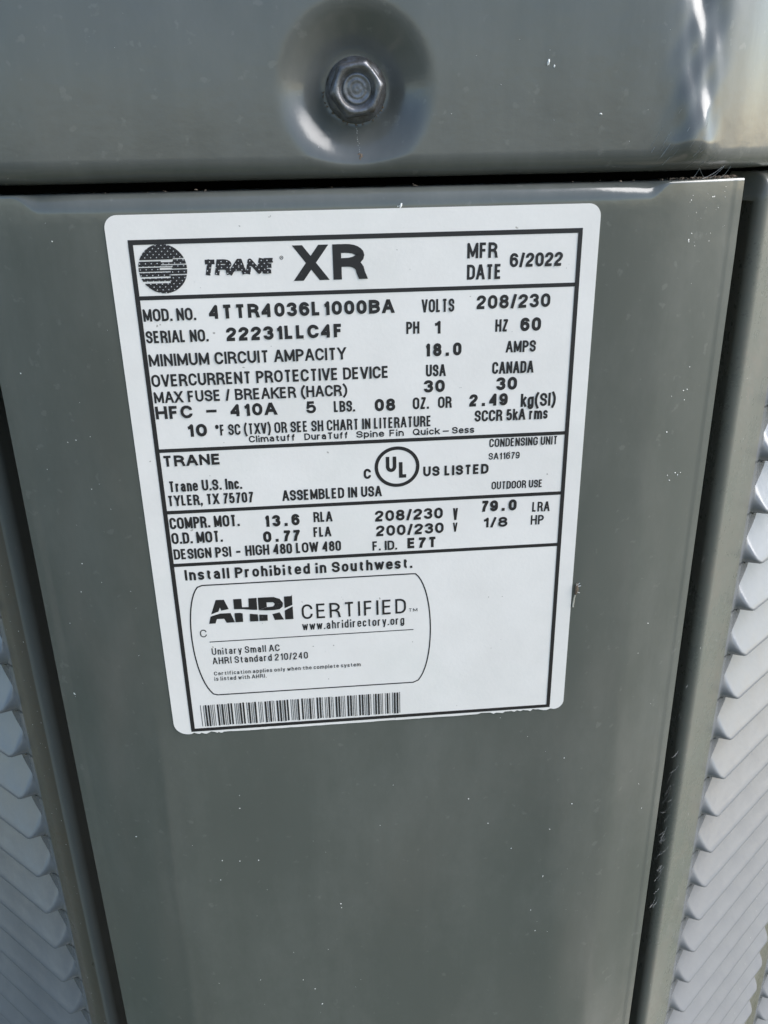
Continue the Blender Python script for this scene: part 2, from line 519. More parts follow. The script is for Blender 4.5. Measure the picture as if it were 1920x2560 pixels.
# ---- flat print: everything sits a few hundredths of a millimetre above the film
class Ink:
    def __init__(s): s.v = []; s.f = []; s.k = 0
    def poly(s, pts):
        y = LY - 0.030 - 0.014 * (s.k % 6); s.k += 1
        b = len(s.v)
        s.v += [P(a, y, c) for a, c in pts]
        s.f.append(tuple(range(b, b + len(pts))))
    def rect(s, a, c, b, d): s.poly([(a, c), (b, c), (b, d), (a, d)])
    def disc(s, cx, cz, r, n=12): s.poly([(cx + r * cos(2 * pi * i / n), cz + r * sin(2 * pi * i / n)) for i in range(n)])
    def stroke(s, pts, th, closed=False, cut=None):
        """ribbon of width th; wide turns get a round joint"""
        pts = [Vector(p) for p in pts]
        q = [pts[0]]
        for p in pts[1:]:
            if (p - q[-1]).length > 1e-4: q.append(p)
        if closed and (q[0] - q[-1]).length < 1e-4: q.pop()
        n = len(q)
        if n < 2: return
        h = th / 2
        y = LY - 0.030 - 0.014 * (s.k % 6); s.k += 1
        seg = n if closed else n - 1
        D = [(q[(i + 1) % n] - q[i]).normalized() for i in range(seg)]
        def off(i):
            if closed: a, b = D[(i - 1) % n], D[i % n]
            else: a, b = D[max(i - 1, 0)], D[min(i, seg - 1)]
            return a, b
        joints = []
        A, B = [], []
        for i in range(seg):
            d = D[i]; nn = Vector((-d.y, d.x))
            e0, e1 = q[i], q[(i + 1) % n]
            quad = []
            for e, j, endd in ((e0, i, 0), (e1, i + 1, 1)):
                a, b = off(j % n if closed else j)
                turn = a.angle(b) if (a.length and b.length) else 0
                if turn > radians(100) or (not closed and j in (0, n - 1)):
                    l, r = e + nn * h, e - nn * h
                    if turn > radians(100): joints.append(e)
                else:
                    m = (Vector((-a.y, a.x)) + Vector((-b.y, b.x))).normalized()
                    mm = h / max(0.5, m.dot(nn))
                    l, r = e + m * mm, e - m * mm
                if cut and not closed and j in (0, n - 1):
                    for line in cut:
                        if abs(e.y - line) < th * 0.9 and abs(d.y) > 0.35:
                            l = l + d * ((line - l.y) / d.y); r = r + d * ((line - r.y) / d.y)
                quad.append((l, r))
            (l0, r0), (l1, r1) = quad
            b = len(s.v)
            yq = y - 0.012 * i / n
            for p in (r0, r1, l1, l0): s.v.append(P(p.x, yq, p.y))
            s.f.append((b, b + 1, b + 2, b + 3))
        for e in joints: s.disc(e.x, e.y, h)
    def build(s, name, mat=None, parent=None):
        me = mesh(name, s.v, s.f)
        return link(name, me, mat or M['ink'], parent or plate, smooth=False)

# ---- a small stroke alphabet. Each glyph: width; strokes of x,y with * = rounded corner, c = closed
BOWL = "0,0* 0,.72* 1,.72* 1,0* c"
G = {
'A': ".66;0,0 .44,1 .56,1 1,0;.2,.32 .8,.32", 'B': ".62;.5,0 0,0 0,1 .94,1* .94,.53* 0,.53;.4,.53 1,.53* 1,0* .4,0",
'C': ".62;1,.68 1,1* 0,1* 0,0* 1,0* 1,.32", 'D': ".62;.3,0 0,0 0,1 1,1* 1,0* .2,0", 'E': ".54;1,1 0,1 0,0 1,0;0,.52 .92,.52",
'F': ".5;1,1 0,1 0,0;0,.5 .9,.5", 'G': ".66;1,.7 1,1* 0,1* 0,0* 1,0* 1,.47 .55,.47", 'H': ".62;0,0 0,1;1,0 1,1;0,.52 1,.52",
'I': "0;.5,0 .5,1", 'K': ".62;0,0 0,1;1,1 0,.36;.34,.58 1,0", 'L': ".5;0,1 0,0 1,0", 'M': ".74;0,0 0,1 .5,.1 1,1 1,0",
'N': ".62;0,0 0,1 1,0 1,1", 'O': ".66;0,0* 0,1* 1,1* 1,0* c", 'P': ".58;0,0 0,1 1,1* 1,.46* 0,.46",
'Q': ".66;0,0* 0,1* 1,1* 1,0* c;.6,.28 1,-.04", 'R': ".62;0,0 0,1 .95,1* .95,.48* 0,.48;.4,.48 .93,.48* .95,.12 1,0",
'S': ".6;1,.72 1,1* 0,1* 0,.54* 1,.48* 1,0* 0,0* 0,.29", 'T': ".58;0,1 1,1;.5,1 .5,0", 'U': ".62;0,1 0,0* 1,0* 1,1",
'V': ".62;0,1 .45,0 .55,0 1,1", 'W': ".9;0,1 .25,0 .5,.95 .75,0 1,1", 'X': ".62;0,1 1,0;0,0 1,1", 'Y': ".62;0,1 .5,.42 1,1;.5,.46 .5,0", 'Z': ".56;0,1 1,1 0,0 1,0",
'0': ".56;0,0* 0,1* 1,1* 1,0* c", '1': ".36;0,.77 .5,.8 1,1 1,0", '2': ".55;0,.68 0,1* 1,1* 1,.56* 0,.2* 0,0 1,0",
'3': ".55;0,.74 0,1* .96,1* .96,.54* .36,.54;.36,.54 1,.54* 1,0* 0,0* 0,.27", '4': ".58;.76,0 .76,1 0,.3 0,.25 1,.25",
'5': ".55;.93,1 .14,1 .04,.47 .22,.63* 1,.64* 1,0* 0,0* 0,.25", '6': ".56;.97,.76 .97,1* 0,1* 0,0* 1,0* 1,.62* 0,.62* 0,.34",
'7': ".55;0,1 1,1 .48,.4 .34,0", '8': ".56;.06,.54* .06,1* .94,1* .94,.54* c;0,0* 0,.54* 1,.54* 1,0* c",
'9': ".56;.03,.24 .03,0* 1,0* 1,1* 0,1* 0,.38* 1,.38* 1,.66", '/': ".34;0,-.02 1,1.02", '(': ".34;1,1.1 0,.75* 0,.15* 1,-.2", ')': ".34;0,1.1 1,.75* 1,.15* 0,-.2",
'-': ".36;0,.42 1,.42", '–': ".62;0,.42 1,.42", '—': ".9;0,.42 1,.42", '°': ".40;0,.72* 0,1* 1,1* 1,.72* c",
'a': ".5;.04,.54 .04,.72* .9,.72* .9,0;.9,.44 0,.42* 0,0* .9,0* .9,.3", 'b': ".5;0,1 0,0;"+BOWL, 'c': ".46;1,.5 1,.72* 0,.72* 0,0* 1,0* 1,.22",
'd': ".5;1,1 1,0;"+BOWL, 'e': ".5;0,.37 1,.37 1,.72* 0,.72* 0,0* 1,0* 1,.17", 'f': ".40;.4,0 .4,1* 1,1;0,.7 1,.7", 'g': ".5;"+BOWL+";1,.72 1,-.24* 0,-.24* 0,-.1",
'h': ".48;0,0 0,1;0,.4 0,.72* 1,.72* 1,0", 'i': "0;.5,0 .5,.7;.5,.86 .5,1", 'k': ".48;0,0 0,1;.95,.72 0,.26;.36,.45 1,0", 'l': "0;.5,0 .5,1",
'm': ".8;0,0 0,.72;0,.45 0,.72* .5,.72* .5,0;.5,.45 .5,.72* 1,.72* 1,0", 'n': ".48;0,0 0,.72;0,.4 0,.72* 1,.72* 1,0", 'o': ".5;"+BOWL,
'p': ".5;0,.72 0,-.26;"+BOWL, 'r': ".40;0,0 0,.72;0,.36 0,.72* 1,.72", 's': ".46;1,.54 1,.72* 0,.72* 0,.38* 1,.35* 1,0* 0,0* 0,.19",
't': ".40;.4,.94 .4,0* 1,0;0,.7 1,.7", 'u': ".48;0,.72 0,0* 1,0* 1,.72;1,.72 1,0", 'w': ".72;0,.72 .25,0 .5,.68 .75,0 1,.72", 'y': ".5;0,.72 .5,0;1,.72 .42,-.26 .06,-.26",
}
def glyph_paths(ch):
    parts = G[ch].split(';')
    out = []
    for st in parts[1:]:
        tk = st.split(); closed = tk[-1] == 'c'
        if closed: tk.pop()
        pts = []
        for q in tk:
            rd = q.endswith('*'); q = q.rstrip('*')
            a, b = q.split(','); pts.append((float(a), float(b), rd))
        out.append((pts, closed))
    return float(parts[0]), out

def rounded(pts, closed, R):
    n = len(pts); res = []
    for i, (x, y, rd) in enumerate(pts):
        p = Vector((x, y))
        if not rd or (not closed and i in (0, n - 1)): res.append(p); continue
        a, b = pts[(i - 1) % n], pts[(i + 1) % n]
        pa, pb = Vector(a[:2]), Vector(b[:2])
        da, db = (pa - p), (pb - p)
        la = min(R, da.length * (0.5 if a[2] else 0.92)); lb = min(R, db.length * (0.5 if b[2] else 0.92))
        s, e = p + da.normalized() * la, p + db.normalized() * lb
        for k_ in range(7):                                  # near circular quarter
            t = k_ / 6; c = 0.552
            c1, c2 = s + (p - s) * c, e + (p - e) * c
            res.append(s * (1 - t) ** 3 + c1 * 3 * t * (1 - t) ** 2 + c2 * 3 * t * t * (1 - t) + e * t ** 3)
    return res

def write(inkb, text, x0, x1, z, cap, th, gap=0.15, mono=False, slant=0.0, space=0.34):
    """letters of cap height cap fitted between x0 and x1, strokes th wide"""
    STEM = "Iil.,"
    nat = nst = 0
    for i, ch in enumerate(text):
        if ch == ' ': nat += space
        elif mono: nat += 0.56
        elif ch in STEM: nst += 1
        else: nat += glyph_paths(ch)[0]
        if i < len(text) - 1 and ch != ' ' and text[i + 1] != ' ': nat += gap
        elif i < len(text) - 1 and ch != ' ': nat += gap * 0.5
    sx = (x1 - x0 - nst * th) / nat
    x = x0
    for i, ch in enumerate(text):
        if ch == ' ': x += space * sx; continue
        w = 0.56 * sx if mono else (th if ch in STEM else glyph_paths(ch)[0] * sx)
        cell = w
        off = 0.0
        if mono:
            w = th if ch in STEM else min(w, glyph_paths(ch)[0] * sx)
            off = (cell - w) / 2
        if ch in '.,':
            X = x + off
            inkb.rect(X, z, X + th, z + th * 1.05)
            if ch == ',': inkb.stroke([(X + th * 0.75, z + th * 0.2), (X + th * 0.2, z - th * 0.9)], th * 0.5)
        else:
            cw = max(w - th, 0.10 * cap if ch in '()' else 0.0)
            ht = cap - th
            R = max(0.58 * cw, 0.17 * cap)
            for pts, closed in glyph_paths(ch)[1]:
                mp = [(x + off + th / 2 + a * cw, z + th / 2 + b * ht, rd) for a, b, rd in pts]
                if not closed:                               # strokes that end square on the base or cap line reach it fully
                    mp = list(mp)
                    for e, o_ in ((0, 1), (-1, -2)):
                        a, b, rd = mp[e]; a2, b2, _ = mp[o_]
                        d = Vector((a - a2, b - b2)); y01 = pts[e][1]
                        if d.length and (y01 <= 0.001 or y01 >= 0.999 or y01 == .72) and abs(d.y) > abs(d.x) * 0.5:
                            d = d.normalized() * (th / 2); mp[e] = (a + d.x, b + d.y, rd)
                path = rounded(mp, closed, R)
                if slant: path = [Vector((p.x + slant * (p.y - z), p.y)) for p in path]
                inkb.stroke(path, th, closed, None if slant else (z, z + cap) if ch.isupper() or ch in '147' else None)
        x += cell
        if i < len(text) - 1: x += gap * sx * (1 if text[i + 1] != ' ' else 0.5)

STYLE = {   # stroke width as a share of cap height, gap, monospaced
 'X': (0.235, .20, 0), 'm': (0.18, .085, 0), 'l': (0.162, .11, 0), 'b': (0.245, .125, 0), 'bp': (0.22, .12, 0), 'B': (0.205, .08, 0), 'bn': (0.25, .10, 1), 'h': (0.225, .10, 0),
 'x': (0.19, .10, 0), 'i': (0.20, .15, 0), 'g': (0.125, .22, 0), 'g2': (0.12, .2, 0), 't': (0.15, .2, 0), 'w': (0.14, .18, 0)}
TEXT = [
 ('XR', 28.12, 40.98, -7.67, 6.05, 'X'),
 ('MOD. NO.', 0.77, 10.28, -13.96, 2.22, 'm'),
 ('4TTR4036L1000BA', 12.58, 45.89, -13.87, 2.47, 'b'),
 ('SERIAL NO.', 0.98, 12.1, -17.84, 2.21, 'm'),
 ('22231LLC4F', 15.31, 36.39, -17.94, 2.45, 'b'),
 ('MFR', 59.14, 64.65, -4.7, 2.68, 'm'),
 ('DATE', 59.16, 65.48, -8.43, 2.65, 'm'),
 ('6/2022', 66.94, 76.64, -6.45, 2.45, 'B'),
 ('VOLTS', 50.94, 56.93, -14.01, 2.36, 'l'),
 ('208/230', 61.07, 74.79, -13.75, 2.48, 'b'),
 ('PH', 48.07, 50.51, -17.81, 2.23, 'm'),
 ('1', 53.15, 54.44, -17.95, 2.35, 'b'),
 ('HZ', 64.67, 67.05, -18.0, 2.28, 'm'),
 ('60', 69.39, 73.29, -18.08, 2.51, 'b'),
 ('MINIMUM CIRCUIT AMPACITY', 0.99, 36.84, -22.09, 2.26, 'm'),
 ('18.0', 51.19, 58.41, -22.14, 2.43, 'bn'),
 ('AMPS', 66.82, 72.52, -21.96, 2.18, 'm'),
 ('OVERCURRENT PROTECTIVE DEVICE', 0.98, 44.71, -25.9, 2.3, 'm'),
 ('USA', 51.72, 55.48, -25.97, 2.27, 'm'),
 ('CANADA', 64.34, 72.28, -25.97, 2.31, 'm'),
 ('MAX FUSE / BREAKER (HACR)', 1.09, 36.83, -28.98, 2.16, 'm'),
 ('30', 51.34, 55.33, -29.04, 2.39, 'b'),
 ('30', 65.24, 69.23, -29.15, 2.5, 'b'),
 ('HFC', 0.88, 7.77, -32.05, 2.46, 'h'),
 ('—', 10.07, 12.51, -31.9, 2.08, 'h'),
 ('410A', 14.79, 23.45, -32.11, 2.39, 'b'),
 ('5', 28.97, 30.81, -32.13, 2.34, 'b'),
 ('LBS.', 34.17, 38.19, -32.12, 2.17, 'm'),
 ('08', 41.95, 45.85, -32.31, 2.42, 'b'),
 ('OZ.', 49.2, 52.32, -32.23, 2.33, 'm'),
 ('OR', 54.05, 56.71, -32.19, 2.25, 'm'),
 ('2.49', 60.09, 67.55, -32.16, 2.41, 'bn'),
 ('kg(SI)', 70.11, 76.98, -32.66, 2.6, 'm'),
 ('SCCR 5kA rms', 61.21, 75.57, -35.23, 2.26, 'm'),
 ('10', 6.32, 10.12, -35.74, 2.48, 'b'),
 ('°F SC (TXV) OR SEE SH CHART IN LITERATURE', 11.67, 52.78, -35.73, 2.24, 'l'),
 ('Climatuff', 17.77, 26.57, -37.37, 1.32, 'x'),
 ('DuraTuff', 28.31, 36.68, -37.39, 1.33, 'x'),
 ('Spine', 38.26, 43.63, -37.4, 1.33, 'x'),
 ('Fin', 44.65, 47.44, -37.41, 1.34, 'x'),
 ('Quick', 49.18, 54.45, -37.42, 1.34, 'x'),
 ('—', 54.9, 56.32, -37.43, 1.34, 'x'),
 ('Sess', 56.84, 61.18, -37.43, 1.34, 'x'),
 ('TRANE', 1.16, 12.11, -41.48, 2.21, 'h'),
 ('Trane U.S. Inc.', 1.7, 15.73, -46.72, 2.24, 'm'),
 ('TYLER, TX 75707', 1.17, 17.74, -49.65, 2.21, 'm'),
 ('ASSEMBLED IN USA', 23.34, 42.92, -49.73, 2.23, 'm'),
 ('COMPR. MOT.', 0.84, 14.6, -54.57, 2.47, 'm'),
 ('13.6', 19.12, 26.43, -55.09, 2.47, 'bn'),
 ('RLA', 29.2, 32.95, -54.62, 2.19, 'm'),
 ('O.D. MOT.', 0.9, 11.0, -57.8, 2.45, 'm'),
 ('0.77', 18.99, 26.36, -58.47, 2.41, 'bn'),
 ('FLA', 29.04, 32.58, -57.88, 2.16, 'm'),
 ('DESIGN PSI – HIGH 480 LOW 480', 1.04, 34.44, -61.22, 2.29, 'm'),
 ('Install Prohibited in Southwest.', 2.69, 48.93, -66.04, 2.39, 'i'),
 ('c', 39.46, 40.89, -45.94, 3.4, 'b'),
 ('U', 43.85, 45.91, -44.75, 3.18, 'b'),
 ('L', 46.41, 48.19, -46.05, 3.27, 'b'),
 ('US LISTED', 51.21, 64.25, -46.02, 2.07, 'b'),
 ('CONDENSING UNIT', 64.25, 77.83, -40.56, 1.73, 'l'),
 ('SA11679', 64.19, 70.4, -43.15, 1.39, 'l'),
 ('OUTDOOR USE', 64.97, 75.3, -49.49, 1.65, 'l'),
 ('208/230', 41.48, 55.19, -55.21, 2.37, 'b'),
 ('V', 57.26, 58.24, -55.75, 2.61, 'l'),
 ('200/230', 41.62, 55.39, -58.46, 2.34, 'b'),
 ('V', 57.3, 58.19, -58.36, 2.03, 'l'),
 ('79.0', 62.89, 70.24, -54.26, 2.41, 'bn'),
 ('LRA', 73.5, 77.1, -54.83, 2.14, 'l'),
 ('1/8', 63.4, 68.5, -57.79, 2.19, 'b'),
 ('HP', 73.34, 76.03, -57.7, 2.1, 'l'),
 ('F. ID.', 40.81, 45.84, -61.62, 2.08, 'm'),
 ('E7T', 47.96, 53.99, -61.55, 2.34, 'b'),
 ('CERTIFIED', 25.68, 47.55, -76.62, 3.49, 'g'),
 ('TM', 48.09, 49.96, -76.34, 0.77, 't'),
 ('www.ahridirectory.org', 25.61, 47.16, -79.27, 1.95, 'w'),
 ('C', 4.35, 5.71, -79.5, 1.82, 'g2'),
 ('Unitary Small AC', 6.33, 20.55, -83.94, 1.65, 'w'),
 ('AHRI Standard 210/240', 6.29, 26.4, -86.25, 1.67, 'w'),
 ('Certification applies only when the complete system', 6.32, 37.61, -89.04, 0.93, 't'),
 ('is listed with AHRI.', 6.25, 17.31, -90.4, 0.98, 't'),
]
for s_, xa, xb, zb, hh, stl in TEXT:
    if s_ in ('US LISTED', '1/8', '1', '5', 'U', 'L', 'c') or '/' in s_: stl = {'b': 'bp'}.get(stl, stl)
    f, gp, mono = STYLE[stl]
    xa = max(xa, 1.0)
    if s_ == 'c': s_, hh = 'C', 2.1
    if s_.startswith('°'): hh = 2.15
    ib = Ink()
    if s_ == 'XR':
        write(ib, 'X', 28.75, 33.7, zb, hh, 1.42); write(ib, 'R', 35.1, 40.9, zb, hh, 1.5)
    else:
        if s_ == '—': hh = 2.3 if stl == 'h' else 1.34
        write(ib, s_, xa, xb, zb, hh, f * hh, gp, bool(mono))
    ib.build('lettering')
# printed frame and dividers
fr = Ink()
fr.rect(0, -103.2, 80, -102.4); fr.rect(0, -0.82, 80, 0); fr.rect(0, -102.5, 0.82, -0.7); fr.rect(79.2, -102.5, 80, -0.7)
fr.build('printed_frame')
for z in (-9.86, -38.3, -51.0, -62.5):
    d = Ink(); d.rect(0.7, z - 0.36, 79.32, z + 0.36); d.build('divider_line')
# globe emblem: disc cut into bands, coarse dots
gl = Ink()
gc, gz, gr = 5.42, -4.93, 4.17
cuts = [(1.0, 7.3, -3.5, .10, 0), (7.3, 9.8, -3.28, .09, 0), (5.2, 9.8, -4.2, .085, 0), (1.0, 7.1, -4.62, .09, 0), (4.9, 9.8, -5.05, .085, 0), (1.0, 6.7, -5.43, .10, 0),
        (6.7, 9.8, -6.0, .1, 0), (1.0, 6.6, -6.36	, .13, 0), (1.0, 6.5, -7.2, .15, 0), (5.2, 7.2, -3.75, 	.09, 0), (4.9, 7.0, -4.88, .09, 0)]
n_r = 96
zs = [gz + gr - 2 * gr * i / n_r for i in range(n_r + 1)]
for i in range(n_r):
    za, zc = zs[i], zs[i + 1]; zm = (za + zc) / 2
    hw = sqrt(max(0, gr * gr - (zm - gz) ** 2))
    spans = [(gc - hw, gc + hw)]
    for (a, b, z, h, _) in cuts:
        if abs(zm - z) < h:
            ns = []
            for p, q in spans:
                if a > p: ns.append((p, min(a, q)))
                if b < q: ns.append((max(b, p), q))
            spans = [s for s in ns if s[1] - s[0] > 0.03]
    for p, q in spans: gl.rect(p, zc, q, za)
gl.build('globe_emblem', M['inkdots'])
tl = Ink()
for ch, a, b in (('T', 11.95, 14.2), ('R', 14.35, 16.9), ('A', 16.75, 19.6), ('N', 19.75, 22.25), ('E', 22.5, 24.35)):
    write(tl, ch, a - .1, b + .12, -6.25, 2.65, 0.80, slant=0.22)
tl.build('italic_wordmark', M['inkdots'])
rg_ = Ink(); rg_.stroke([(26.1 + .28 * cos(i * pi / 5), -3.62 + .28 * sin(i * pi / 5)) for i in range(10)], 0.1, True); rg_.disc(26.1, -3.62, .1); rg_.build('trademark_dot')
# safety listing ring
ul = Ink()
ul.stroke([(46.05 + 4.08 * cos(i * pi / 32), -43.72 + 3.87 * sin(i * pi / 32)) for i in range(64)], 0.68, True)
ul.build('listing_ring')
# certification box: straight top and bottom, bowed sides
bx = Ink()
def bez(p0, p1, p2, p3, n=20):
    return [tuple(a * (1 - t) ** 3 + 3 * b * t * (1 - t) ** 2 + 3 * c * t * t * (1 - t) + d * t ** 3 for a, b, c, d in zip(p0, p1, p2, p3)) for t in [i / n for i in range(n + 1)]]
rt = [(48.6, -67.4)] + bez((49.6, -67.45), (53.6, -71.0), (53.8, -89.0), (50.1, -93.6)) + [(49.0, -94.1)]
lt = [(6.6, -94.0)] + bez((5.7, -93.7), (1.7, -89.0), (1.6, -71.5), (4.9, -67.7)) + [(5.9, -67.35)]
bx.stroke(rt + lt, 0.27, True)
bx.build('certification_box')
ln = Ink(); ln.rect(6.12, -80.84, 49.1, -80.64); ln.build('thin_rule')
ah = Ink()
for poly in (
 [(8.29, -70.87), (9.96, -70.93), (10.76, -73.17), (9.2, -73.43), (8.99, -72.68), (8.62, -73.61), (7.08, -74.17)],
 [(6.9, -74.68), (8.88, -74.08), (11.06, -74.12), (11.75, -76.36), (10.07, -76.36), (9.66, -75.38), (8.15, -75.33), (7.75, -76.36), (6.45, -76.36)],
 [(11.86, -70.91), (13.52, -70.92), (13.51, -72.91), (14.87, -72.96), (14.95, -70.92), (16.62, -70.91), (16.57, -73.74), (15.35, -73.63), (13.7, -73.37), (11.85, -73.24)],
 [(11.83, -74.2), (12.99, -74.18), (13.49, -74.36), (13.46, -76.36), (11.9, -76.36)],
 [(14.96, -74.54), (16.6, -74.79), (16.59, -76.4), (14.9, -76.36)],
 [(16.91, -74.85), (18.59, -75.01), (18.54, -76.42), (16.85, -76.38)],
 [(19.59, -74.96), (21.1, -74.62), (21.9, -76.4), (20.01, -76.4)],
 [(22.22, -70.99), (23.9, -70.95), (23.86, -73.05), (22.2, -73.72)],
 [(22.2, -74.27), (23.88, -73.39), (23.88, -76.41), (22.19, -76.4)]): ah.poly(list(reversed(poly)))
ro = [(16.86, -70.9), (18.4, -70.9), (20.12, -70.92), (21.31, -71.44), (21.95, -72.45), (21.81, -73.32), (21.15, -73.87), (19.98, -74.0), (18.4, -73.95), (16.84, -73.8)]
ri = [(18.58, -72.1), (18.7, -72.1), (19.91, -72.13), (20.15, -72.4), (20.2, -72.62), (20.05, -72.95), (19.84, -73.12), (19.4, -73.18), (18.7, -73.21), (18.58, -73.21)]
for i in range(10):
    j = (i + 1) % 10
    ah.poly([ro[j], ro[i], ri[i], ri[j]])
ah.build('block_wordmark')
# bar code
C39 = {'*': '010010100', '4': '000110001', 'T': '000010110', 'R': '100000110', '0': '000110100', '3': '101100000', '6': '001110000', 'L': '001000011', '1': '100100001', 'B': '001001001', 'A': '100001001'}
bc = Ink(); seq = []
for ch in '*4TTR4036L1000BA*':
    for i, w in enumerate(C39[ch]): seq.append((i % 2 == 0, 2.4 if w == '1' else 1.0))
    seq.append((False, 1.0))
seq.pop()
unitw = (46.05 - 2.5) / sum(w for _, w in seq); x = 2.5
for bar, w in seq:
    if bar: bc.rect(x + 0.03, -101.95 + random.uniform(-.08, .08), x + w * unitw - 0.02, -96.45 + random.uniform(-.06, .06))
    x += w * unitw
tag(bc.build('bar_code'), kind='stuff')

# ---------------------------------------------------------------- grit, chips, scratches
def flake(v, f, c, nrm, r, rnd):
    u = nrm.cross(Vector((0.3, 0.2, 0.93))).normalized(); w = nrm.cross(u)
    b = len(v); n = rnd.randint(5, 7); st = rnd.uniform(0.6, 1.5); a0 = rnd.uniform(0, 6)
    v.append(c + nrm * r * 0.45)
    for i in range(n):
        a = a0 + 2 * pi * i / n; q = r * rnd.uniform(0.65, 1.2)
        v.append(c + u * q * cos(a) * st + w * q * sin(a) / st - nrm * 0.00003)
    for i in range(n): f.append((b, b + 1 + i, b + 1 + (i + 1) % n))
rnd = random.Random(5)
SPECKS = [(1.7, 29.3, 0.14), (-2.0, 30.9, 0.1), (5.9, 26.2, 0.14), (20.0, 20.9, 0.14), (21.1, 16.4, 0.14), (72.5, 26.5, 0.36), (73.5, 25.9, 0.2), (82.1, 18.5, 0.22), (47.3, 5.4, 0.34), (47.2, 6.0, 0.21), (46.8, 4.8, 0.17), (-24.9, -95.0, 0.31), (33.5, 14.1, 0.1), (31.0, -108.1, 0.14), (-6.3, -118.4, 0.14), (8.6, -125.6, 0.14), (-16.2, -133.5, 0.25), (3.2, -140.9, 0.14), (7.3, -141.5, 0.14), (11.7, -141.7, 0.18), (2.3, -146.9, 0.1), (-7.2, -145.9, 0.14), (30.7, -157.9, 0.17), (30.8, -159.2, 0.13), (44.2, -122.2, 0.14), (40.9, -133.9, 0.17), (62.0, -128.0, 0.14), (84.4, -118.1, 0.14), (66.9, -135.9, 0.14), (87.3, -132.2, 0.17), (82.2, -139.3, 0.14), (72.9, -144.4, 0.15), (81.3, -154.5, 0.2), (78.8, -165.6, 0.14), (80.3, -173.0, 0.14), (20.0, -183.2, 0.15), (22.9, -186.9, 0.14), (24.5, -192.7, 0.21), (9.2, -181.8, 0.11), (26.9, -173.1, 0.1), (-1.3, -181.6, 0.11), (105.3, -131.6, 0.14), (107.2, -140.1, 0.2), (-10.0, -50.0, 0.14), (-13.2, -45.9, 0.14), (-11.5, -44.8, 0.14), (-19.1, -68.9, 0.14), (-17.8, -62.3, 0.14), (-14.3, -66.3, 0.11), (-8.6, -68.1, 0.11), (-8.0, -72.0, 0.11), (-8.9, -83.4, 0.11), (-22.9, -76.8, 0.14), (-25.0, -94.8, 0.31), (-24.9, -95.6, 0.2), (-23.4, -98.6, 0.14), (-16.1, -133.4, 0.22), (105.1, -27.3, 0.14), (104.3, -32.0, 0.14), (105.2, -31.8, 0.14), (101.6, -32.8, 0.14), (104.8, -34.0, 0.14), (101.4, -40.3, 0.17), (102.9, -49.9, 0.14), (104.8, -49.7, 0.17), (105.5, -50.3, 0.14), (103.5, -51.1, 0.14), (106.2, -49.9, 0.14), (98.7, -59.1, 0.14), (100.6, -92.5, 0.14), (102.4, -85.2, 0.14), (101.3, -3.0, 0.22), (101.4, -3.3, 0.17), (102.8, -4.1, 0.17), (99.8, -9.7, 0.18), (103.1, -11.0, 0.17), (106.0, -3.4, 0.14), (106.2, -8.4, 0.14), (105.4, -8.7, 0.11), (106.8, -7.8, 0.14), (105.6, 5.0, 0.17), (106.0, 4.8, 0.14), (100.9, 4.0, 0.14), (101.8, -1.8, 0.14), (104.3, -32.0, 0.14), (105.2, -31.9, 0.14), (-13.0, 0.0, 0.17), (-5.6, -15.3, 0.14), (-6.2, -20.6, 0.14), (-12.8, -28.6, 0.11), (-11.8, -35.2, 0.14), (-14.7, -36.0, 0.18), (-16.4, -36.5, 0.11), (-23.5, -23.5, 0.14)]
pv, pf, cv, cf = [], [], [], []
for x, z, r in SPECKS:
    if z > 8.5:
        flake(cv, cf, P(x, CAPY + dimple(x, z), z), Vector((0, -1, 0)), r / 1000, rnd)
    else:
        flake(pv, pf, P(x, panel_y(x), z if z < 4.5 else 4.4), Vector((0, -1, 0)), r / 1000, rnd)
for i in range(80):
    x, z = rnd.uniform(-25, 110), rnd.uniform(-230, 6)
    if LX0 < x < LX1 and LZ0 < z: continue
    flake(pv, pf, P(x, panel_y(x) , z), Vector((0, -1, 0)), rnd.choice((.05, .05, .06, .08)) / 1000, rnd)
for i in range(60):
    x, z = rnd.uniform(100.5, 109.8), rnd.uniform(-20, 7)
    flake(pv, pf, P(x, panel_y(x), z), Vector((0, -1, 0)), rnd.choice((.05, .06, .09)) / 1000, rnd)
for i in range(26):
    x, z = rnd.uniform(-25, 105), rnd.uniform(10, 36)
    if (x - DX) ** 2 + (z - DZ) ** 2 < 13 ** 2: continue
    flake(cv, cf, P(x, cap_plan(x - X0)[0].y, z), Vector((0, -1, 0)), rnd.choice((.04, .05, .06)) / 1000, rnd)
tag(link('white_grit', mesh('white_grit', pv, pf), M['chip'], panel, smooth=False), kind='stuff')
for i in range(16):                                   # dried drip below the screw
    z = 18.2 - i * 0.33; x = 40.1 + 0.03 * i + rnd.uniform(-.12, .12)
    flake(cv, cf, P(x, CAPY + dimple(x, z), z), Vector((0, -1, 0)), rnd.choice((.04, .06, .08)) / 1000, rnd)
gv_, gf_ = [], []
for i in range(34):
    a = rnd.gauss(-pi / 2, 0.8); q = 5.1 + rnd.uniform(-.1, .5)
    x, z = DX + q * cos(a), DZ + q * sin(a)
    flake(gv_, gf_, P(x, CAPY + dimple(x, z) - rnd.uniform(0, .5), z), Vector((0, -1, 0)), rnd.uniform(.08, .22) / 1000, rnd)
tag(link('grime', mesh('grime', gv_, gf_), M['dirt'], screw, smooth=False), kind='stuff')
gv_, gf_ = [], []
for i in range(150):
    x = 112 - abs(rnd.gauss(0, 9)) if i % 9 else rnd.uniform(-20, 110)
    flake(gv_, gf_, P(x, panel_y(x) + rnd.uniform(1.0, 4), 7.55 + rnd.uniform(0, .35)), Vector((0, -.5, .85)).normalized(), rnd.uniform(.06, .30) / 1000, rnd)
